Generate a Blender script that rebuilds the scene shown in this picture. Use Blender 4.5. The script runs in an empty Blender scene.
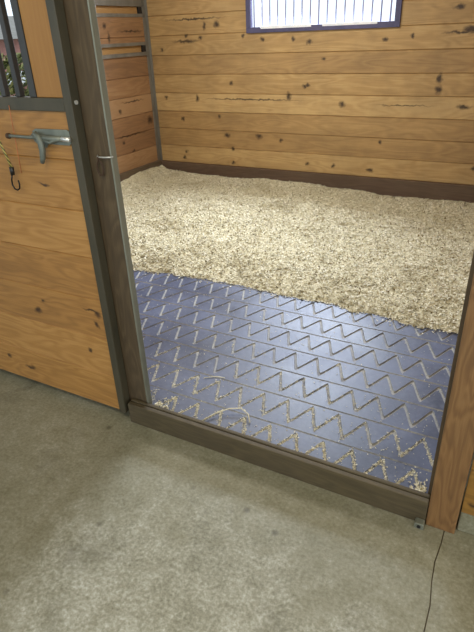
import bpy, bmesh, math, random
import numpy as np
from mathutils import Vector, Matrix, noise
random.seed(7); rng = np.random.default_rng(7)
S = bpy.context.scene

# ------------------------------------------------------------------ camera
cd = bpy.data.cameras.new('camera'); cam = bpy.data.objects.new('camera', cd); S.collection.objects.link(cam); S.camera = cam
cd.sensor_fit = 'VERTICAL'; cd.sensor_height = 24.0; cd.lens = 24.0*523.57/632; cd.clip_start = .02
R_ = Vector((0.8840744, 0.46582296, -0.03770168)); U_ = Vector((-0.19271739, 0.43686703, 0.87863941)); F_ = Vector((-0.42576103, 0.76951684, -0.47599514))
cam.matrix_world = Matrix(((R_.x, U_.x, -F_.x, 0), (R_.y, U_.y, -F_.y, 0), (R_.z, U_.z, -F_.z, 1.45), (0, 0, 0, 1)))

# ------------------------------------------------------------------ world, lamps, exposure
W = bpy.data.worlds.new('world'); S.world = W; W.use_nodes = True
W.node_tree.nodes['Background'].inputs[0].default_value = (.80, .90, 1.0, 1)
W.node_tree.nodes['Background'].inputs[1].default_value = 1.5
def area(name, loc, to, sx, sy, power, col):
    l = bpy.data.lights.new(name, 'AREA'); l.shape = 'RECTANGLE'; l.size = sx; l.size_y = sy; l.energy = power; l.color = col
    o = bpy.data.objects.new(name, l); S.collection.objects.link(o); o.location = loc
    o.rotation_euler = (Vector(to)-Vector(loc)).to_track_quat('-Z', 'Y').to_euler(); return o
area('stall_lamp', (-2.0, 3.3, 2.5), (-2.0, 3.3, 0), 1.2, .8, 50, (1, .97, .88))
area('aisle_lamp', (-.5, -.1, 2.6), (-.55, .4, 0), 1.0, .5, 24, (1, .95, .76))
area('aisle_fill', (4.2, -.9, 1.7), (-1.2, 1.2, .8), 1.6, 2.0, 60, (1, .97, .88))  # unseen fill light added on the right, brightens the door stile's end face
area('window_daylight', (-1.78, 5.5, 2.35), (-1.85, 3.35, .1), 1.3, .7, 240, (.74, .84, 1))
S.view_settings.view_transform = 'Standard'; S.view_settings.look = 'None'; S.view_settings.gamma = 1
S.view_settings.use_curve_mapping = False; S.view_settings.exposure = 0.0

# ------------------------------------------------------------------ helpers
def lin(c): return tuple(((v/255)/12.92 if v/255 <= .04045 else ((v/255+.055)/1.055)**2.4) for v in c)+(1,)
class MB:
    def __init__(s): s.v = []; s.f = []; s.m = []
    def add(s, vs, fs, mi=0):
        b = len(s.v); s.v += [tuple(v) for v in vs]; s.f += [tuple(b+i for i in f) for f in fs]; s.m += [mi]*len(fs); return s
    def box(s, x0, x1, y0, y1, z0, z1, mi=0):
        vs = [(x, y, z) for z in (z0, z1) for y in (y0, y1) for x in (x0, x1)]
        return s.add(vs, [(0, 2, 3, 1), (4, 5, 7, 6), (0, 1, 5, 4), (2, 6, 7, 3), (0, 4, 6, 2), (1, 3, 7, 5)], mi)
    def tube(s, pts, r, n=10, mi=0, caps=True):
        pts = [Vector(p) for p in pts]; rs = r if isinstance(r, (list, tuple)) else [r]*len(pts); vs = []; fs = []
        up = None
        for i, p in enumerate(pts):
            t = (pts[min(i+1, len(pts)-1)]-pts[max(i-1, 0)]).normalized()
            if up is None: up = t.orthogonal().normalized()
            up = (up-t*up.dot(t)).normalized(); sd = t.cross(up)
            for k in range(n):
                a = 2*math.pi*k/n; vs.append(p+(up*math.cos(a)+sd*math.sin(a))*rs[i])
        for i in range(len(pts)-1):
            for k in range(n): fs.append((i*n+k, i*n+(k+1) % n, (i+1)*n+(k+1) % n, (i+1)*n+k))
        if caps: fs += [tuple(range(n))[::-1], tuple((len(pts)-1)*n+k for k in range(n))]
        return s.add(vs, fs, mi)
    def prism(s, prof, axis, a0, a1, mi=0):
        # prof: closed list of 2D points, swept along axis 'x','y','z'
        def P(u, v, a): return {'x': (a, u, v), 'y': (u, a, v), 'z': (u, v, a)}[axis]
        n = len(prof); vs = [P(u, v, a0) for u, v in prof]+[P(u, v, a1) for u, v in prof]
        return s.add(vs, [tuple(range(n))[::-1], tuple(range(n, 2*n))]+[(i, (i+1) % n, n+(i+1) % n, n+i) for i in range(n)], mi)
    def build(s, name, mats, parent=None, bevel=0, smooth=False):
        me = bpy.data.meshes.new(name); me.from_pydata(s.v, [], s.f)
        for m in (mats if isinstance(mats, (list, tuple)) else [mats]): me.materials.append(m)
        me.polygons.foreach_set('material_index', s.m)
        b = bmesh.new(); b.from_mesh(me); bmesh.ops.recalc_face_normals(b, faces=b.faces); b.to_mesh(me); b.free()
        if smooth: me.polygons.foreach_set('use_smooth', [True]*len(me.polygons))
        o = bpy.data.objects.new(name, me); S.collection.objects.link(o)
        if bevel:
            md = o.modifiers.new('bevel', 'BEVEL'); md.width = bevel; md.segments = 2; md.limit_method = 'ANGLE'; md.angle_limit = .6
        if parent:
            o.parent = parent; o.matrix_parent_inverse = Matrix.Translation(-Vector(parent.location))
        return o
def tag(o, label=None, cat=None, group=None, kind=None):
    for k, v in (('label', label), ('category', cat), ('group', group), ('kind', kind)):
        if v: o[k] = v
    return o
def empty(name, loc): 
    o = bpy.data.objects.new(name, None); o.location = loc; o.empty_display_size = .1; S.collection.objects.link(o); return o

# ------------------------------------------------------------------ materials
class NT:
    def __init__(s, name):
        s.m = bpy.data.materials.new(name); s.m.use_nodes = True; s.t = s.m.node_tree; s.b = s.t.nodes['Principled BSDF']
    def n(s, typ, **kw):
        x = s.t.nodes.new(typ)
        for k, v in kw.items():
            if k.startswith('i_'): x.inputs[k[2:].replace('_', ' ')].default_value = v
            else: setattr(x, k, v)
        return x
    def l(s, a, b): s.t.links.new(a, b)
    def math(s, op, a, b=None, c=None, clamp=False):
        x = s.n('ShaderNodeMath', operation=op); x.use_clamp = clamp
        for i, v in enumerate((a, b, c)):
            if v is None: continue
            if isinstance(v, (int, float)): x.inputs[i].default_value = v
            else: s.l(v, x.inputs[i])
        return x.outputs[0]
    def mix(s, f, a, b, blend='MIX'):
        x = s.n('ShaderNodeMix', data_type='RGBA', blend_type=blend)
        for i, v in ((0, f), (6, a), (7, b)):
            if isinstance(v, (int, float, tuple)): x.inputs[i].default_value = v
            else: s.l(v, x.inputs[i])
        return x.outputs[2]
    def ramp(s, fac, stops):
        x = s.n('ShaderNodeValToRGB'); e = x.color_ramp.elements
        while len(e) < len(stops): e.new(.5)
        for i, (p, c) in enumerate(stops): e[i].position = p; e[i].color = c
        s.l(fac, x.inputs[0]); return x.outputs[0]
    def noise(s, vec, scale, detail=4, rough=.55, dist=0):
        x = s.n('ShaderNodeTexNoise', i_Scale=scale, i_Detail=detail, i_Roughness=rough, i_Distortion=dist)
        s.l(vec, x.inputs['Vector']); return x.outputs['Fac']
    def bump(s, h, strength=.3, dist=.01):
        x = s.n('ShaderNodeBump', i_Strength=strength, i_Distance=dist); s.l(h, x.inputs['Height']); s.l(x.outputs[0], s.b.inputs['Normal'])

def knot_group():
    g = bpy.data.node_groups.new('knot', 'ShaderNodeTree')
    for nm, t in (('P', 'NodeSocketVector'), ('C', 'NodeSocketVector'), ('K', 'NodeSocketVector'), ('In', 'NodeSocketFloat')):
        g.interface.new_socket(nm, in_out='INPUT', socket_type=t)
    g.interface.new_socket('Out', in_out='OUTPUT', socket_type='NodeSocketFloat')
    i = g.nodes.new('NodeGroupInput'); o = g.nodes.new('NodeGroupOutput')
    a = g.nodes.new('ShaderNodeVectorMath'); a.operation = 'SUBTRACT'; g.links.new(i.outputs[0], a.inputs[0]); g.links.new(i.outputs[1], a.inputs[1])
    b = g.nodes.new('ShaderNodeVectorMath'); b.operation = 'MULTIPLY'; g.links.new(a.outputs[0], b.inputs[0]); g.links.new(i.outputs[2], b.inputs[1])
    c = g.nodes.new('ShaderNodeVectorMath'); c.operation = 'LENGTH'; g.links.new(b.outputs[0], c.inputs[0])
    d = g.nodes.new('ShaderNodeMapRange'); d.inputs[1].default_value = 1.3; d.inputs[2].default_value = .35
    g.links.new(c.outputs['Value'], d.inputs[0])
    e = g.nodes.new('ShaderNodeMath'); e.operation = 'MAXIMUM'; g.links.new(d.outputs[0], e.inputs[0]); g.links.new(i.outputs[3], e.inputs[1])
    g.links.new(e.outputs[0], o.inputs[0]); return g
KG = knot_group()

def wood(name, ua, va, cols, pitch=.178, off=0., knots=(), vary=.5, grain=1., knotcol=(36, 16, 12), dirt=.0, rough=.55, gs=1., seam=None):
    """ua: axis index along the grain, va: axis across it; cols: dark, mid, light (sRGB)."""
    t = NT(name); tc = t.n('ShaderNodeTexCoord'); sp = t.n('ShaderNodeSeparateXYZ'); t.l(tc.outputs['Object'], sp.inputs[0])
    u, v = sp.outputs[ua], sp.outputs[va]; w = sp.outputs[3-ua-va]
    idx = t.math('FLOOR', t.math('DIVIDE', t.math('SUBTRACT', v, off), pitch))
    wn = t.n('ShaderNodeTexWhiteNoise', noise_dimensions='1D'); t.l(idx, wn.inputs['W'])
    rv = wn.outputs['Value']; shift = t.math('MULTIPLY', idx, 7.31)
    def vec(su, sv, sw):
        c = t.n('ShaderNodeCombineXYZ'); t.l(t.math('ADD', t.math('MULTIPLY', u, su), shift), c.inputs[0])
        t.l(t.math('MULTIPLY', v, sv), c.inputs[1]); t.l(t.math('MULTIPLY', w, sw), c.inputs[2]); return c.outputs[0]
    big = t.noise(vec(.9*gs, 5*gs, 5*gs), 1.4, 2, .5, .4)
    rings = t.math('MULTIPLY_ADD', t.math('SINE', t.math('MULTIPLY', big, 58)), .5, .5)
    fine = t.noise(vec(4*gs, 90*gs, 90*gs), 1.5, 4, .6)
    med = t.noise(vec(.5, 3, 3), 2.5, 3, .6)
    g = t.math('ADD', t.math('MULTIPLY', rings, .15*grain), t.math('MULTIPLY', fine, .42))
    g = t.math('ADD', g, t.math('MULTIPLY', med, .42)); g = t.math('ADD', g, t.math('MULTIPLY', t.math('SUBTRACT', rv, .5), vary))
    D, Mi, L = [lin(c) for c in cols]
    col = t.ramp(g, [(.25, L), (.52, Mi), (.95, D)])
    col = t.mix(t.math('MULTIPLY', wn.outputs['Color'], vary*.45), col, lin((166, 124, 92)))
    if knots:
        cmb = t.n('ShaderNodeCombineXYZ'); t.l(u, cmb.inputs[0]); t.l(v, cmb.inputs[1])
        nz = t.n('ShaderNodeTexNoise', i_Scale=26., i_Detail=2.); t.l(tc.outputs['Object'], nz.inputs['Vector'])
        va_ = t.n('ShaderNodeVectorMath', operation='MULTIPLY_ADD'); t.l(nz.outputs['Color'], va_.inputs[0])
        va_.inputs[1].default_value = (.05, .04, 0); t.l(cmb.outputs[0], va_.inputs[2])
        cur = None
        for (ku, kv, ru, rw) in knots:
            k = t.n('ShaderNodeGroup'); k.node_tree = KG; t.l(va_.outputs[0], k.inputs[0])
            k.inputs[1].default_value = (ku+.025, kv+.02, 0); k.inputs[2].default_value = (1.15/ru, 1.15/rw, 0)
            if cur is not None: t.l(cur, k.inputs[3])
            else: k.inputs[3].default_value = 0
            cur = k.outputs[0]
        col = t.mix(t.math('MULTIPLY', cur, .9), col, lin(knotcol))
    if dirt:
        dn = t.noise(tc.outputs['Object'], 3.2, 6, .65)
        col = t.mix(t.math('MULTIPLY', t.math('MULTIPLY', t.math('SUBTRACT', dn, .42), 3, clamp=True), dirt), col, lin((84, 72, 54)))
    t.l(col, t.b.inputs['Base Color']); t.b.inputs['Roughness'].default_value = rough
    t.bump(fine, .25, .002); return t.m

def metal(name, col, col2, rough=.5, met=.4, scale=6., stretch=(1, 1, .25)):
    t = NT(name); tc = t.n('ShaderNodeTexCoord'); mp = t.n('ShaderNodeMapping'); mp.inputs['Scale'].default_value = stretch
    t.l(tc.outputs['Object'], mp.inputs[0]); n = t.noise(mp.outputs[0], scale, 5, .65)
    t.l(t.ramp(n, [(.35, lin(col)), (.7, lin(col2))]), t.b.inputs['Base Color'])
    t.b.inputs['Roughness'].default_value = rough; t.b.inputs['Metallic'].default_value = met
    t.bump(t.noise(tc.outputs['Object'], 60, 3), .1, .002); return t.m
def plain(name, col, rough=.6, met=0.):
    t = NT(name); tc = t.n('ShaderNodeTexCoord'); n = t.noise(tc.outputs['Object'], 14, 3)
    c2 = tuple(min(255, v*1.12+4) for v in col)
    t.l(t.ramp(n, [(.35, lin(col)), (.7, lin(c2))]), t.b.inputs['Base Color'])
    t.b.inputs['Roughness'].default_value = rough; t.b.inputs['Metallic'].default_value = met; return t.m

SC = 0.9748                                    # back of the stall, as surveyed
YB = 4.85; XL = -3.568
def bw(x, z): return x*SC, 1.45-(1.45-z)*SC
ZB = 1.45-(1.45-.2)*SC                          # top of the kick boards
PITCH = .178*SC
raw = [(-2.979,1.516),(-2.846,1.525),(-3.033,1.416),(-3.2,1.439),(-3.496,1.32),(-2.699,1.007),(-3.502,.868),(-3.112,.867),(-2.09,.897),(-2.86,.693),(-3.309,.656),
 (-2.778,.512),(-2.407,.519),(-3.299,.318),(-3.328,.254),(-2.717,.379),(-2.715,.233),(-2.559,1.422),(-2.359,1.385),(-2.052,1.379),(-2.169,.487),(-1.896,1.348),(-1.219,1.352),
 (-.997,1.372),(-.659,1.56),(-.559,1.402),(-1.753,1.213),(-1.896,.995),(-.743,1.053),(-.736,.964),(-1.56,.833),(-.523,.833),(-1.186,.518),(-1.884,.28),(-1.619,.277),(-1.259,.264),(-.365,.339)]
big = {(-2.979,1.516):(.02,.04),(-2.846,1.525):(.035,.035),(-2.09,.897):(.03,.045),(-3.112,.867):(.025,.04),(-2.778,.512):(.04,.026),(-2.407,.519):(.045,.03),
 (-.743,1.053):(.028,.05),(-.736,.964):(.035,.04),(-.659,1.56):(.05,.02),(-.559,1.402):(.06,.03),(-1.56,.833):(.03,.035),(-.523,.833):(.06,.02),(-1.259,.264):(.035,.022),(-1.896,1.348):(.035,.022)}
kb = [(*bw(*k), *big.get(k, (.024, .022))) for k in raw]
kb += [(*bw(-3.1, 1.58), .36, .010), (*bw(-3.2, 1.39), .17, .016), (*bw(-2.5, .862), .55, .008), (*bw(-1.0, .836), .25, .006), (*bw(-.62, 1.385), .15, .012), (*bw(-1.93, .985), .03, .02)]
M_back = wood('pine_boards_back', 0, 2, ((134, 104, 64), (178, 144, 92), (200, 168, 114)), PITCH, ZB-PITCH, kb, .34, 1., dirt=.3)
kl = [(4.339, 1.692, .02, .02), (4.318, 1.548, .03, .03), (4.365, 1.449, .02, .05), (4.857, .651, .05, .045), (4.379, .794, .03, .022), (4.376, .495, .025, .02), (4.52, .388, .025, .015), (4.6, .87, .2, .008), (4.7, 1.5, .2, .01), (4.5, .55, .3, .008)]
kl = [(k[0]*SC, 1.45-(1.45-k[1])*SC, k[2], k[3]) for k in kl]
M_left = wood('pine_boards_left', 1, 2, ((108, 80, 56), (148, 112, 76), (168, 134, 96)), PITCH, ZB-PITCH, kl, .5, 1., dirt=.15)
kd = [(-1.686, .449, .024, .016), (-1.358, .452, .014, .014), (-1.647, .5, .010, .008), (-1.961, .145, .02, .012), (-1.837, .117, .035, .012), (-1.428, .317, .014, .01), (-1.489, 1.001, .032, .007), (-1.38, .51, .05, .006), (-1.35, .50, .02, .02)]
M_door = wood('pine_boards_door', 0, 2, ((120, 82, 36), (162, 116, 56), (182, 136, 74)), .1765, .034, kd, .2, 1.3, gs=1.5, dirt=.12)
M_dpanel = wood('door_upper_panel', 2, 0, ((126, 86, 36), (148, 104, 46), (162, 118, 56)), 5, -20, (), .1, .35)
M_slot = wood('pale_slot_boards', 1, 2, ((140, 100, 54), (166, 126, 74), (182, 144, 92)), 5, -20, (), .1, .5)
M_kick = wood('kick_board', 0, 2, ((52, 42, 34), (84, 66, 52), (104, 86, 70)), 5, -20, (), .1, .6, dirt=.4, rough=.7)
M_kickl = wood('kick_board_left', 1, 2, ((52, 44, 36), (84, 70, 54), (104, 90, 70)), 5, -20, (), .1, .6, dirt=.4, rough=.7)
M_post = wood('weathered_post', 2, 0, ((38, 30, 18), (72, 59, 38), (98, 84, 58)), 5, -20, (), .1, 1.1, dirt=.45, rough=.7, gs=1.6)
M_post2 = wood('brown_post', 2, 0, ((82, 56, 30), (122, 88, 50), (142, 108, 66)), .0905, -.0525, ((.007, .388, .012, .008), (-.02, .405, .03, .003)), .1, 1.5, dirt=.15, gs=2.2, knotcol=(196, 160, 110), rough=.6)
M_rboard = wood('right_boards', 0, 2, ((98, 68, 24), (136, 98, 36), (154, 114, 50)), .178, .09, ((.07, .128, .02, .01),), .3, 1., dirt=.2, gs=1.5)
M_sill = wood('threshold_board', 0, 2, ((34, 29, 16), (64, 56, 35), (86, 76, 50)), 5, -20, (), .1, .8, dirt=.5, rough=.75, gs=2)
M_galv = metal('galvanised', (118, 120, 106), (150, 152, 138), .5, .35)
M_galv2 = metal('galvanised_dull', (112, 108, 98), (136, 132, 122), .55, .3)
M_frame = metal('door_frame_paint', (56, 54, 42), (82, 75, 58), .5, .15)
M_bar = metal('bar_paint', (48, 48, 46), (66, 66, 64), .38, .3)
M_wframe = metal('window_frame', (70, 68, 96), (92, 88, 118), .5, .2)
M_wbar = metal('window_bar_paint', (150, 150, 178), (176, 176, 200), .4, .1)
M_white = plain('white_paint', (225, 228, 235), .4)
M_black = plain('black_plastic', (22, 22, 22), .4)
M_hook = plain('black_steel', (26, 24, 22), .3, .6)
M_latch = metal('latch_zinc', (96, 102, 94), (134, 138, 126), .5, .4)
M_bolt = plain('bright_steel', (205, 205, 200), .3, .6)
M_rust = metal('rusty_ring', (60, 44, 32), (88, 66, 48), .7, .3)
M_red = plain('red_string', (160, 96, 58), .8)

# bungee cord: woven green and yellow
t = NT('bungee_weave'); tc = t.n('ShaderNodeTexCoord'); wv = t.n('ShaderNodeTexWave', i_Scale=45.); wv.bands_direction = 'DIAGONAL'
t.l(tc.outputs['Object'], wv.inputs[0]); t.l(t.ramp(wv.outputs['Fac'], [(.4, lin((70, 72, 40))), (.6, lin((176, 160, 84)))]), t.b.inputs[0]); M_bungee = t.m

# concrete
t = NT('concrete'); tc = t.n('ShaderNodeTexCoord'); P = tc.outputs['Object']
n1 = t.noise(P, 1.6, 5, .6, .3); n2 = t.noise(P, 13, 6, .75, .2); n3 = t.noise(P, 85, 3, .7); n4 = t.noise(P, 4.5, 5, .65, .5)
g = t.math('ADD', t.math('MULTIPLY', n1, .25), t.math('ADD', t.math('MULTIPLY', n2, .36), t.math('MULTIPLY', n3, .42)))
col = t.ramp(g, [(.38, lin((102, 100, 80))), (.5, lin((142, 140, 121))), (.59, lin((171, 170, 155))), (.68, lin((212, 212, 202)))])
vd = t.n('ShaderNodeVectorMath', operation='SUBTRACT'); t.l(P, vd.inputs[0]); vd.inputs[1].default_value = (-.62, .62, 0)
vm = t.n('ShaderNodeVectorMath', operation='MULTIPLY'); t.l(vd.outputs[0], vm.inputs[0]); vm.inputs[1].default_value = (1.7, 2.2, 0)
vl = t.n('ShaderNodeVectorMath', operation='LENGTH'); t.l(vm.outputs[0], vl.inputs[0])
pale_patch = t.math('MULTIPLY', t.math('SUBTRACT', t.math('ADD', 1.15, t.math('MULTIPLY', t.math('SUBTRACT', n4, .5), 2.4)), vl.outputs['Value']), 2.2, clamp=True)
col = t.mix(pale_patch, t.mix(.55, col, lin((118, 114, 88))), col)          # lighter patch in front of the opening, darker and yellower around it
col = t.mix(t.math('MULTIPLY', t.math('SUBTRACT', n4, .56), 5, clamp=True), col, t.mix(.55, col, lin((80, 76, 58))))
vo = t.n('ShaderNodeTexVoronoi', i_Scale=7.); t.l(P, vo.inputs['Vector'])
spot = t.math('MULTIPLY', t.math('SUBTRACT', .11, vo.outputs['Distance']), 14, clamp=True)
col = t.mix(t.math('MULTIPLY', spot, .6), col, lin((62, 56, 42)))
t.l(col, t.b.inputs[0]); t.b.inputs['Roughness'].default_value = .62
t.bump(t.math('ADD', t.math('MULTIPLY', n3, .5), n2), .35, .006); M_conc = t.m

# rubber mat, and the dust packed in its grooves
def rubber(name, c0, c1, dust, amt, rough):
    t = NT(name); tc = t.n('ShaderNodeTexCoord'); P = tc.outputs['Object']
    n1 = t.noise(P, 3.0, 5, .6, .3); n2 = t.noise(P, 55, 4, .7)
    col = t.ramp(n1, [(.35, lin(c0)), (.68, lin(c1))])
    dm = t.math('MULTIPLY', t.math('SUBTRACT', t.math('ADD', t.math('MULTIPLY', n2, .6), t.math('MULTIPLY', t.noise(P, 5, 4, .6), .4)), .5-amt*.16), 4, clamp=True)
    col = t.mix(t.math('MULTIPLY', dm, amt), col, lin(dust)); t.l(col, t.b.inputs[0])
    r = t.math('MULTIPLY_ADD', n1, .3, rough-.12); t.l(r, t.b.inputs['Roughness']); t.b.inputs['Specular IOR Level'].default_value = .42
    t.bump(n2, .15, .002); return t.m
M_rub = rubber('rubber', (54, 60, 80), (84, 92, 118), (130, 134, 146), .28, .42)
M_dust = rubber('dusty_groove', (108, 110, 120), (144, 145, 148), (200, 197, 184), .6, .75)

# wood shavings: each flake its own tone
def shav(name, stops, patch):
    t = NT(name); tc = t.n('ShaderNodeTexCoord'); P = tc.outputs['Object']; ge = t.n('ShaderNodeNewGeometry')
    r = ge.outputs['Random Per Island']; c = t.ramp(r, stops)
    n = t.noise(P, 3.2, 6, .72, .3); n2 = t.noise(P, 45, 3, .6)
    f = t.math('MULTIPLY', t.math('SUBTRACT', t.math('ADD', t.math('MULTIPLY', n, .75), t.math('MULTIPLY', n2, .25)), .5), 5, clamp=True)
    sp = t.n('ShaderNodeSeparateXYZ'); t.l(P, sp.inputs[0])
    ft = t.math('MULTIPLY', t.math('SUBTRACT', 3.12, sp.outputs[1]), .16)                 # more droppings trodden in towards the mat
    n3 = t.noise(P, 11, 5, .7, .4)
    f2 = t.math('MULTIPLY', t.math('SUBTRACT', t.math('ADD', n3, ft), .56), 8, clamp=True)
    c = t.mix(t.math('MULTIPLY', f, patch), c, lin((146, 130, 86))); c = t.mix(t.math('MULTIPLY', f2, patch*.75), c, lin((122, 106, 60)))
    t.l(c, t.b.inputs[0]); t.b.inputs['Roughness'].default_value = .85; t.b.inputs['Specular IOR Level'].default_value = .2
    return t.m
ST = [(0, lin((84, 70, 42))), (.03, lin((110, 92, 58))), (.05, lin((150, 136, 98))), (.2, lin((194, 188, 160))), (.55, lin((226, 219, 192))), (1, lin((247, 243, 226)))]
M_flake = shav('shavings', ST, .7)
M_fleck = shav('loose_shavings', [(0, lin((176, 164, 126))), (.3, lin((216, 208, 178))), (1, lin((242, 238, 220)))], .15)
M_heap = shav('shavings_bed', [(0, lin((204, 196, 166))), (1, lin((204, 196, 166)))], .6)

# ------------------------------------------------------------------ room shell
def boards_profile(z0, z1, pitch, off, front, thick, sign, gw=.0045, gd=.008):
    """outline in (depth, z) of a tongue-and-groove wall with V joints; sign: direction the face looks along depth."""
    pts = [(front-sign*thick, z0), (front, z0)]
    k = math.ceil((z0-off)/pitch+1e-3); z = off+k*pitch
    while z < z1-.01:
        pts += [(front, z-gw), (front-sign*gd, z), (front, z+gw)]; z += pitch
    return pts+[(front, z1), (front-sign*thick, z1)]
# aisle floor with its control joint
jt = MB()
jx = [(.006, 1.33), (.004, 1.26), (-.002, 1.19), (.001, 1.12), (.010, 1.04), (.009, .956), (.014, .86), (.008, .7), (.012, .4), (.0, -.2), (.01, -2.6)]
wj = .0018; zc = -.003
for (x, y), (x2, y2) in zip(jx[:-1], jx[1:]):
    jt.add([(-6, y, 0), (x-wj, y, 0), (x2-wj, y2, 0), (-6, y2, 0)], [(0, 1, 2, 3)])
    jt.add([(6, y, 0), (x+wj, y, 0), (x2+wj, y2, 0), (6, y2, 0)], [(0, 1, 2, 3)])
    jt.add([(x-wj, y, 0), (x, y, zc), (x2, y2, zc), (x2-wj, y2, 0)], [(0, 1, 2, 3)], 1)
    jt.add([(x+wj, y, 0), (x, y, zc), (x2, y2, zc), (x2+wj, y2, 0)], [(0, 1, 2, 3)], 1)
jt.add([(-6, 1.33, 0), (6, 1.33, 0), (6, 5.2, 0), (-6, 5.2, 0)], [(0, 1, 2, 3)])
M_joint = plain('joint_dirt', (84, 76, 56), .9)
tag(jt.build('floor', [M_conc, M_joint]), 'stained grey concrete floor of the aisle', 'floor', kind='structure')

WX0, WX1, WZ0, WZ1 = -2.516*SC, -1.106*SC, 1.45-(.012)*SC, 2.42      # window hole
WX0 += .0; pr = boards_profile
mb = MB()
mb.prism(pr(0, WZ0, PITCH, ZB, YB, .04, -1), 'x', XL-.04, .1)
mb.prism(pr(WZ0, WZ1, PITCH, ZB, YB, .04, -1), 'x', XL-.04, WX0)
mb.prism(pr(WZ0, WZ1, PITCH, ZB, YB, .04, -1), 'x', WX1, .1)
mb.prism(pr(WZ1, 3.2, PITCH, ZB, YB, .04, -1), 'x', XL-.04, .1)
tag(mb.build('wall_back', M_back), 'knotty pine board wall at the back of the stall', 'wall', kind='structure')

def zl(z): return 1.45-(1.45-z)*SC
# left wall: window opening at the front, boards, two metal-edged slots
LY0, LY1, LZ0, LZ1 = 2.1, 3.75, .98, 2.3
mb = MB()
s1, s2, s3, s4 = zl(1.31), zl(1.37), zl(1.65), zl(1.71)
mb.prism(pr(0, LZ0, PITCH, ZB, XL, .04, 1), 'y', 1.4, YB)
mb.prism(pr(LZ0, s1, PITCH, ZB, XL, .04, 1), 'y', LY1, YB)
mb.prism(pr(s2, s3, PITCH, ZB, XL, .04, 1), 'y', LY1, YB)
mb.prism(pr(s4, LZ1, PITCH, ZB, XL, .04, 1), 'y', LY1, YB)
mb.prism(pr(LZ0, LZ1, PITCH, ZB, XL, .04, 1), 'y', 1.4, LY0)
mb.prism(pr(LZ1, 3.2, PITCH, ZB, XL, .04, 1), 'y', 1.4, YB)
wl = tag(mb.build('wall_left', M_left), 'reddish pine board wall on the left of the stall with two pale slots', 'wall', kind='structure')
m = MB(); m.box(XL-.04, XL-.022, LY1, YB, s1-.01, s2+.01); m.box(XL-.04, XL-.022, LY1, YB, s3-.01, s4+.01); m.build('slot_board', M_slot, wl)
for a, b in ((zl(1.276), s1), (s2, zl(1.40)), (zl(1.62), s3), (s4, zl(1.80))):
    m = MB(); m.box(XL-.018, XL+.006, LY1+.01, YB-.04, a, b); m.build('channel_rail', M_galv2, wl, .002)
for a, b in ((s1, s2), (s3, s4)):
    m = MB(); m.box(XL-.021, XL+.003, YB-.105, YB-.055, a+.001, b-.001); m.build('slot_block', M_black, wl, .003)
m = MB(); m.box(XL, XL+.006, YB-.055, YB-.003, .02, 3.1); m.box(XL, XL+.03, YB-.007, YB-.001, .02, 3.1); m.build('corner_channel', M_galv2, wl, .0015)
mb = MB(); mb.prism(pr(0, 3.2, PITCH, ZB, .0, .04, -1), 'y', 1.45, YB)
tag(mb.build('wall_right', M_left), 'pine board partition on the right of the stall', 'wall', kind='structure')
# front of the stall to the left, behind the sliding door, and to the right of the opening
mb = MB(); mb.prism(pr(0, 1.16, PITCH, ZB, 1.42, .04, -1), 'x', XL, -1.31)
tag(mb.build('wall_front', M_left), 'low pine board front of the stall behind the sliding door', 'wall', kind='structure')
m = MB(); m.box(-6, 6, -2.7, YB+.05, 3.2, 3.26)
tag(m.build('ceiling', M_back), 'pine board barn ceiling', 'ceiling', kind='structure')

# kick boards
m = MB(); m.box(XL+.001, -.0, YB-.036, YB-.0005, 0, ZB)
tag(m.build('baseboard_back', M_kick, None, .003), 'dark kick board along the foot of the back wall', 'baseboard', kind='structure')
m = MB(); m.box(XL+.0005, XL+.036, 1.5, YB-.037, 0, ZB+.012)
tag(m.build('baseboard_left', M_kickl, None, .003), 'dark kick board along the foot of the left wall', 'baseboard', kind='structure')

# ------------------------------------------------------------------ barred window
win = empty('window_1', ((WX0+WX1)/2, YB, WZ0)); tag(win, 'white-glowing barred window with a dark blue-grey frame in the back wall', 'window', kind='structure')
m = MB(); fw = .046
m.box(WX0, WX1, YB-.018, YB+.03, WZ0, WZ0+fw); m.box(WX0, WX1, YB-.018, YB+.03, WZ1-fw, WZ1)
m.box(WX0, WX0+fw, YB-.018, YB+.03, WZ0+fw, WZ1-fw); m.box(WX1-fw, WX1, YB-.018, YB+.03, WZ0+fw, WZ1-fw)
m.build('window_frame', M_wframe, win, .003)
for x in [-2.441, -2.36]+[-2.283+.0778*i for i in range(15)]:
    xx = x*SC; m = MB(); m.tube([(xx, YB+.006, WZ0+fw-.01), (xx, YB+.006, WZ1-fw+.01)], .0068, 10); m.build('window_bar', M_wbar, win, 0, True)
m = MB(); m.box(-2.411*SC-.008, -2.411*SC+.008, YB+.04, YB+.07, WZ0+.03, WZ1-.03); m.build('sash_stile', M_white, win, .002)
for a, b in ((-2.365, -1.874), (-1.772, -1.291)):
    m = MB(); m.box(a*SC, b*SC, YB-.0205, YB-.004, WZ0+fw-.016, WZ0+fw+.006); m.build('sash_track', M_white, win, .002)

# small window in the left wall with the yard beyond it
w2 = empty('window_2', (XL, (LY0+LY1)/2, LZ0)); tag(w2, 'open window in the left wall seen through the door bars', 'window', kind='structure')
m = MB()
m.box(XL-.045, XL+.01, LY0, LY1, LZ0, LZ0+.05); m.box(XL-.045, XL+.01, LY0, LY1, LZ1-.05, LZ1)
m.box(XL-.045, XL+.01, LY0, LY0+.05, LZ0+.05, LZ1-.05); m.box(XL-.045, XL+.01, LY1-.05, LY1, LZ0+.05, LZ1-.05)
m.build('window_frame', M_wframe, w2, .003)

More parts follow.
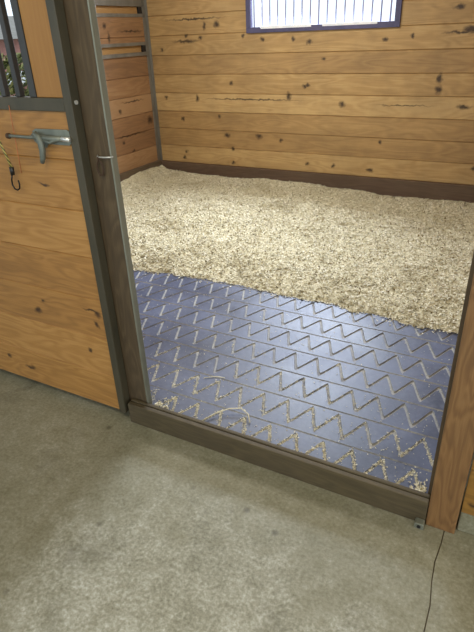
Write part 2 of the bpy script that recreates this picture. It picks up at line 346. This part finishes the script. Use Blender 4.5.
# ground outside, a leafy bush and a red shed seen through window_2
m = MB(); m.box(-30, XL-.05, -10, 30, -.1, -.02); 
t = NT('grass'); tc = t.n('ShaderNodeTexCoord'); t.l(t.ramp(t.noise(tc.outputs['Object'], 5, 5), [(.3, lin((60, 84, 34))), (.7, lin((112, 122, 64)))]), t.b.inputs[0]); M_grass = t.m
tag(m.build('ground', M_grass), 'grassy yard outside the barn', 'ground', kind='structure')
t = NT('leaves'); ge = t.n('ShaderNodeNewGeometry')
t.l(t.ramp(ge.outputs['Random Per Island'], [(0, lin((52, 62, 28))), (.5, lin((110, 118, 58))), (1, lin((170, 172, 110)))]), t.b.inputs[0]); t.b.inputs['Roughness'].default_value = .7; M_leaf = t.m
bush = empty('bush', (-5.2, 4.6, -.02)); tag(bush, 'leafy green bush seen between the bars of the sliding door', 'bush')
vs = []; fs = []
for i in range(4200):
    a = random.uniform(0, 2*math.pi); h = random.random(); rr = .95*math.sqrt(random.uniform(.3, 1))*(1-.55*h*h)
    c = Vector((-5.2+rr*math.cos(a)*.7, 4.6+rr*math.sin(a)*1.3, .05+h*1.28)); n = Vector((random.gauss(0, 1), random.gauss(0, 1), random.gauss(.4, 1))).normalized()
    u_ = n.orthogonal().normalized(); v_ = n.cross(u_); s_ = random.uniform(.03, .06); b = len(vs)
    vs += [c-u_*s_, c-v_*s_*.45, c+u_*s_+n*.01, c+v_*s_*.45]; fs.append((b, b+1, b+2, b+3))
m = MB(); m.add(vs, fs); m.build('foliage', M_leaf, bush)
m = MB()
for i in range(7):
    a = i*.9; m.tube([(-5.2+.05*math.cos(a), 4.6+.05*math.sin(a), -.02), (-5.2+.25*math.cos(a), 4.6+.35*math.sin(a), .6), (-5.2+.4*math.cos(a), 4.6+.7*math.sin(a), 1.1)], [.02, .014, .006], 6)
m.build('stem', M_post, bush)
shed = empty('shed', (-10, 8.5, -.02)); tag(shed, 'faded red shed beyond the bush, seen through the door bars', 'shed')
M_redb = plain('faded_red_boards', (158, 112, 104), .8)
m = MB(); m.box(-12, -9, 4.0, 12.5, -.02, 1.50); m.build('wall', M_redb, shed)
m = MB(); m.box(-12.1, -8.9, 3.9, 12.6, .72, .95); m.build('trim_band', M_white, shed, .01)
m = MB(); m.prism([(-12.2, 1.5), (-8.8, 1.5), (-10.5, 1.95)], 'y', 3.8, 12.7); m.build('roof', M_galv2, shed)

# ------------------------------------------------------------------ posts
lp = empty('door_post', (-1.235, 1.36, 0)); tag(lp, 'weathered grey-brown wooden post with galvanised edge between door and opening', 'post')
m = MB(); m.box(-1.305, -1.1935, 1.360, 1.381, 0, 3.19); m.build('timber', M_post, lp, .003)
m = MB(); m.prism([(-1.193, 1.358), (-1.187, 1.358), (-1.187, 1.386), (-1.31, 1.386), (-1.31, 1.382), (-1.193, 1.382)], 'z', 0, 3.19); m.build('galvanised_edge', M_galv, lp, .0015)
m = MB(); m.tube([(-1.245, 1.357, 1.108), (-1.241, 1.350, 1.104), (-1.216, 1.349, 1.105), (-1.190, 1.352, 1.106), (-1.184, 1.362, 1.106)], .0024, 8); m.build('eye_pin', M_bolt, lp, 0, True)
m = MB(); cx, cz = -1.236, 1.068
m.tube([(-1.237, 1.3475, 1.105), (-1.236, 1.349, 1.092)]+[(cx+.013*math.sin(a), 1.350, cz+.024*math.cos(a)) for a in [i*2*math.pi/20 for i in range(21)]], .0026, 8); m.build('ring', M_rust, lp, 0, True)

rp = empty('door_post', (-.01, 1.317, 0)); tag(rp, 'brown stained wooden post standing to the right of the stall opening', 'post')
m = MB(); m.box(-.054, .036, 1.317, 1.356, .0, 3.19); m.build('timber', M_post2, rp, .004)
m = MB(); m.prism([(-.066, 1.358), (.036, 1.358), (.036, 1.40), (-.066, 1.40)], 'z', 0, 3.19); m.build('back_strip', M_post, rp, .002)

# right of the post: board panel on a concrete curb
m = MB(); m.box(.04, 2.4, 1.34, 1.45, 0, .088)
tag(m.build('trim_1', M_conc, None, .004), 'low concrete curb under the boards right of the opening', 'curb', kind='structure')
mb = MB(); mb.prism(pr(.09, 3.19, .178, .09, 1.335, .04, -1), 'x', .041, 2.4)
tag(mb.build('wall_front_right', M_rboard), 'yellow pine boards to the right of the brown post', 'wall', kind='structure')

# threshold board
th = empty('threshold', (-.66, 1.317, 0)); tag(th, 'dark dirty wooden threshold board across the stall opening', 'threshold')
m = MB(); m.box(-1.272, -.056, 1.317, 1.337, 0, .098); m.build('front_board', M_sill, th, .003)
m = MB(); m.box(-1.272, -.056, 1.3405, 1.356, 0, .101); m.build('back_board', M_sill, th, .003)
# little steel guide on the floor at its right end
gd = empty('door_guide', (-.066, 1.300, 0)); tag(gd, 'small grey steel guide on the concrete at the right end of the threshold', 'bracket')
m = MB(); m.prism([(-.086, .0), (-.056, .0), (-.056, .020), (-.060, .024), (-.082, .024), (-.086, .020)], 'y', 1.290, 1.315); m.build('bracket', M_galv, gd, .002)
m = MB(); m.tube([(-.071, 1.2885, .011), (-.071, 1.2925, .011)], .0065, 12); m.build('bolt_hole', M_black, gd)

# ------------------------------------------------------------------ sliding door on the left
dr = empty('door_1', (-1.9, 1.317, .04)); tag(dr, 'sliding stall door of pine boards in a dark metal frame with bars above', 'door', kind='structure')
X0, X1, DZ0, DZ1 = -2.50, -1.283, .040, 2.25; RZ0, RZ1 = 1.247, 1.288; Y0, Y1 = 1.317, 1.355
def fr(x0, x1, z0, z1, nm='frame_rail', y0=Y0, y1=Y1, mat=None, bv=.002):
    m = MB(); m.box(x0, x1, y0, y1, z0, z1); return m.build(nm, mat or M_frame, dr, bv)
fr(X1-.034, X1, DZ0, DZ1, 'frame_stile'); fr(X0, X0+.04, DZ0, DZ1, 'frame_stile')
fr(X0+.04, X1-.034, RZ0, RZ1); fr(X0+.04, X1-.034, DZ1-.04, DZ1)
mb = MB(); mb.prism(pr(DZ0+.002, RZ0, .1765, .034, Y0+.008, .026, -1, .003, .004), 'x', X0+.04, X1-.034); mb.build('lower_panel', M_door, dr)
fr(-1.437, X1-.034, RZ1, DZ1-.04, 'upper_panel', Y0+.008, Y1-.004, M_dpanel)
fr(-1.466, -1.438, RZ1, DZ1-.04, 'grille_frame', Y0+.004, Y1-.004, M_bar)
x = -1.533
while x > X0+.08:
    fr(x, x+.020, RZ1, DZ1-.04, 'bar', Y0+.006, Y0+.028, M_bar); x -= .0700
m = MB(); m.tube([(X1-.002, 1.336, 1.274), (X1+.004, 1.336, 1.274)], .0065, 12); m.build('frame_screw', M_bolt, dr)
# latch: back plate, sliding rod, curved handle, bright tip
lt = MB(); lt.prism([(-1.486, 1.150), (-1.478, 1.143), (-1.450, 1.142), (-1.436, 1.128), (-1.422, 1.142), (-1.326, 1.142), (-1.3185, 1.148), (-1.3185, 1.186), (-1.326, 1.192), (-1.470, 1.190), (-1.486, 1.182)], 'y', 1.318, 1.3225)
lo = lt.build('latch', M_latch, dr, .0012)
m = MB(); m.tube([(-1.60, 1.312, 1.162), (-1.58, 1.312, 1.163), (-1.50, 1.312, 1.162), (-1.46, 1.311, 1.166), (-1.40, 1.311, 1.163), (-1.34, 1.311, 1.163)], [.006, .005, .0055, .0095, .0095, .0085], 12)
r1 = m.build('sliding_rod', M_latch, lo, 0, True)
m = MB(); m.tube([(-1.472, 1.306, 1.172), (-1.456, 1.303, 1.176), (-1.442, 1.301, 1.166), (-1.436, 1.300, 1.148), (-1.436, 1.300, 1.122), (-1.440, 1.298, 1.098), (-1.445, 1.297, 1.082)], [.006, .009, .011, .0115, .0105, .0095, .007], 12)
m.build('handle', M_latch, lo, 0, True)
m = MB(); m.tube([(-1.430, 1.306, 1.158), (-1.40, 1.306, 1.150), (-1.37, 1.307, 1.160), (-1.345, 1.309, 1.164)], [.006, .006, .006, .006], 8); m.build('bail', M_latch, lo, 0, True)
m = MB(); m.tube([(-1.345, 1.310, 1.163), (-1.312, 1.310, 1.163)], [.0085, .0075], 12); m.build('bolt_tip', M_bolt, lo, 0, True)
m = MB(); m.tube([(-1.606, 1.312, 1.162), (-1.596, 1.312, 1.162)], .0095, 12); m.build('rod_end', M_rust, lo, 0, True)
# empties/parents were offset by the door origin, so re-seat the sub-parts
for o in lo.children: o.matrix_parent_inverse = Matrix.Identity(4)
dr.location.x -= .007; lp.location.x -= .009

# bungee cord hooked up beside the latch, and the red string
bg = empty('bungee_cord', (-1.70, 1.306, 1.22)); tag(bg, 'green and yellow bungee cord with black hook hanging on the pine door', 'bungee cord')
m = MB(); m.tube([(-1.74, 1.308, 1.27), (-1.705, 1.306, 1.235), (-1.670, 1.304, 1.185), (-1.640, 1.302, 1.120), (-1.618, 1.302, 1.054)], .0042, 8); m.build('cord', M_bungee, bg, 0, True)
m = MB(); m.tube([(-1.619, 1.302, 1.056), (-1.621, 1.302, 1.028)], [.0085, .0075], 10); m.build('ferrule', M_black, bg, 0, True)
m = MB(); m.tube([(-1.623, 1.302, 1.031), (-1.633, 1.302, 1.010), (-1.635, 1.302, .990), (-1.628, 1.302, .977), (-1.614, 1.302, .973), (-1.601, 1.302, .981), (-1.597, 1.302, .996), (-1.599, 1.302, 1.010)], .0028, 8); m.build('hook', M_hook, bg, 0, True)
m = MB(); m.tube([(-1.573, 1.314, 1.262), (-1.577, 1.314, 1.20), (-1.582, 1.314, 1.12), (-1.588, 1.314, 1.035)], .0013, 6)
tag(m.build('string', M_red, None, 0, True), 'thin red string hanging beside the bungee hook on the door', 'string')

# ------------------------------------------------------------------ grooved rubber mat
ZM = .05; k = 1.0256; per = .110*k; ROW = .1775*k
ym = MB(); step = per/14
xs_all = np.append(np.arange(-3.5, -.02, step), -.005); xs_open = np.concatenate(([-1.184], np.arange(-1.184+step, -.075, step), [-.069])); xs = xs_all
def tri(x):            # rounded triangle wave, peak where (x-x0)/per is whole
    return .5+.5*math.asin(.975*math.cos(2*math.pi*(x+.679*k)/per))/math.asin(.975)
def grid(ya, za, yb, zb, mi):
    vs = []; n = len(xs)
    for i, x in enumerate(xs): vs.append((x, ya[i], za)); 
    for i, x in enumerate(xs): vs.append((x, yb[i], zb))
    ym.add(vs, [(i, i+1, n+i+1, n+i) for i in range(n-1)], mi)
gd_ = .006; sw = .0045
base0 = 1.4775*k-ROW*1
for r in range(0, 10):
    yl = base0+r*ROW; yh = yl+ROW; xs = xs_open if r == 0 else xs_all; ny = np.ones(len(xs))
    if r == 0: yl = 1.3575-sw
    zb_ = base0+r*ROW
    zc_ = np.array([zb_+.036+.119*tri(x+ .0015*math.sin(r*5.1)) for x in xs]); hy = .0155
    grid(ny*(yl+sw), ZM, np.maximum(zc_-hy, yl+sw), ZM, 0); grid(np.maximum(zc_-hy, yl+sw), ZM, zc_-hy+.004, ZM-gd_, 1); grid(zc_-hy+.004, ZM-gd_, zc_+hy-.004, ZM-gd_, 1); grid(zc_+hy-.004, ZM-gd_, zc_+hy, ZM, 1)
    grid(zc_+hy, ZM, ny*(yh-sw), ZM, 0)
    if r == 0: grid(ny*(yh-sw), ZM, ny*yh, ZM-.004, 1)
    else: grid(ny*(yh-sw), ZM, ny*yh, ZM-.004, 1); grid(ny*yh, ZM-.004, ny*(yh+sw), ZM, 1)
    if r == 1: grid(ny*yl, ZM-.004, ny*(yl+sw), ZM, 1)
yend = base0+10*ROW
ym.box(-3.5, -.005, base0+ROW, yend, .002, ZM-.012); ym.box(-1.305, -1.184, 1.392, base0+ROW, .002, ZM); ym.box(-1.184, -.069, 1.3575, base0+ROW, .002, ZM-.012)
mo = ym.build('rubber_mat', [M_rub, M_dust]); tag(mo, 'blue-grey rubber mat with zigzag grooves on the front half of the stall floor', 'mat')

# ------------------------------------------------------------------ shavings bedding
EX = [(-3.6, 2.56), (-2.70, 2.57), (-2.154, 2.495), (-1.956, 2.525), (-1.591, 2.56), (-1.313, 2.551), (-.982, 2.532), (-.775, 2.553), (-.67, 2.494), (-.525, 2.52), (-.354, 2.477), (-.138, 2.494), (.1, 2.49)]
ex = np.array([p[0]*1.03 for p in EX]); ey = np.array([p[1]*1.03 for p in EX])
def edge(x): return float(np.interp(x, ex, ey))+.025*noise.noise((x*9, 0, 3))+.012*noise.noise((x*31, 0, 9))
bx = np.array([-3.666, -3.546, -3.055, -1.958, -.999, -.311, 0])*SC; bz = np.array([.180, .122, .118, .13, .075, .085, .085])
def bed(x, y):
    e = edge(x); d = y-e
    back = float(np.interp(x, bx, bz)); s = min(1, max(0, (y-e)/(YB-e)))
    base = .092*(1-s)+back*s
    if x < XL+.5: base += .03*(1-(x-XL)/.5)*min(1, max(0, d*3))
    lump = .022*noise.noise((x*2.1, y*2.1, 1))+.014*noise.noise((x*5.5, y*5.5, 5))+.008*noise.noise((x*14, y*14, 2))+.005*noise.noise((x*33, y*33, 7))
    ramp = min(1, max(0, d/.32)); ramp = ramp**.62
    bk = 1-max(0, 1-(YB-y)/.15)*.5
    return ZM+.0005+max(.002, (base-ZM+.006+lump*bk)*ramp) if d > 0 else ZM+.0005
NX, NY = 230, 170; gx = np.linspace(XL+.037, -.002, NX); m = MB(); vs = []
H = {}
for j in range(NY):
    for i in range(NX):
        x = float(gx[i]); e = edge(x); y = e-.004+(YB-.037-e+.004)*(j/(NY-1)); vs.append((x, y, bed(x, y)))
fs = [(j*NX+i, j*NX+i+1, (j+1)*NX+i+1, (j+1)*NX+i) for j in range(NY-1) for i in range(NX-1)]
m.add(vs, fs, 0)
# flakes lying on the heap
def flakes(mb, pts, s0, s1, mi, tilt=.5, curl=.3):
    n = len(pts); V = []; F = []
    for (x, y, z) in pts:
        a = random.uniform(0, 2*math.pi); L = random.uniform(s0, s1); w = L*random.uniform(.3, .6)
        t1 = random.gauss(0, tilt); t2 = random.gauss(0, tilt); c, s = math.cos(a), math.sin(a)
        ux, uy, uz = c*math.cos(t1), s*math.cos(t1), math.sin(t1); vx, vy, vz = -s*math.cos(t2), c*math.cos(t2), math.sin(t2)
        h = L*random.uniform(0, curl); b = len(V)
        up = abs(uz)*L+abs(vz)*w; z += up*.45+.0004
        for q, (p, r_) in enumerate(((-1, -1), (1, -1), (1, 1), (-1, 1))):
            V.append((x+ux*L*p*.5+vx*w*r_*.5, y+uy*L*p*.5+vy*w*r_*.5, z+uz*L*p*.5+vz*w*r_*.5+(h if q in (0, 2) else 0)))
        F.append((b, b+1, b+2, b+3))
    mb.add(V, F, mi)
pts = []
while len(pts) < 95000:
    x = random.uniform(XL+.045, -.01); e = edge(x); y = e-.02+random.random()*(YB-.045-e+.02); 
    if x < -2.9-(y-2.5)*.1 and random.random() < .3: continue
    pts.append((x, y, bed(x, y)+.001))
flakes(m, pts, .006, .017, 1, .33)
bd = m.build('bedding', [M_heap, M_flake]); tag(bd, 'thick bed of pale wood shavings covering the back half of the stall floor', 'bedding', kind='stuff')

# loose flecks on the mat: a little everywhere, packed in the first grooves
m = MB(); p1 = []
def gy(r, x): return base0+r*ROW+.036+.119*tri(x)
for i in range(1500):
    x = random.uniform(-2.3, -.08); p1.append((x, 1.40+random.random()**1.3*1.15, ZM+.0005))
flakes(m, p1[:1400], .002, .007, 0, .25)
for r, n in ((0, 3400), (1, 2600), (2, 900), (3, 300)):
    for i in range(n):
        x = random.uniform(-1.6, -.06)
        if r == 1 and noise.noise((x*5, 1, 1))+.35 < random.random()*.6: continue
        if r > 1 and noise.noise((x*3, r, 1)) < -.05: continue
        p = (x+random.gauss(0, .0015), gy(r, x)+random.gauss(0, .011), ZM-.0045+random.random()*.0055)
        if p[1] > 1.36: flakes(m, [p], .0025, .008, 0, .3)
for i in range(380):          # drifts by the two posts and the edge of the bedding
    s = random.random()
    if s < .13: x, y = -1.20+abs(random.gauss(0, .035)), 1.40+abs(random.gauss(0, .025))
    elif s < .42: x, y = -.08-abs(random.gauss(0, .02)), 1.375+abs(random.gauss(0, .03))
    else: x = random.uniform(-2.4, -.05); y = edge(x)-abs(random.gauss(0, .035))
    flakes(m, [(x, y, ZM+.002)], .005, .014, 0, .3)
tag(m.build('loose_shavings', M_fleck), 'pale flecks of shavings scattered over the zigzag mat', 'shavings', kind='stuff')

# single stalks of straw on the mat
def stalk(pts, r, label):
    m = MB(); m.tube(pts, r, 6); tag(m.build('straw_stalk', M_fleck, None, 0, True), label, 'straw')
stalk([(-.962, 1.385, .056), (-.93, 1.45, .064), (-.885, 1.50, .070), (-.84, 1.52, .072), (-.80, 1.505, .066), (-.775, 1.47, .056)], .0027, 'long curved straw stalk arching over the mat near the middle of the threshold')
stalk([(-1.11, 1.665, .0535), (-1.06, 1.70, .054), (-1.02, 1.705, .0535)], .0018, 'short pale straw stalk lying on the second groove row of the mat, left')
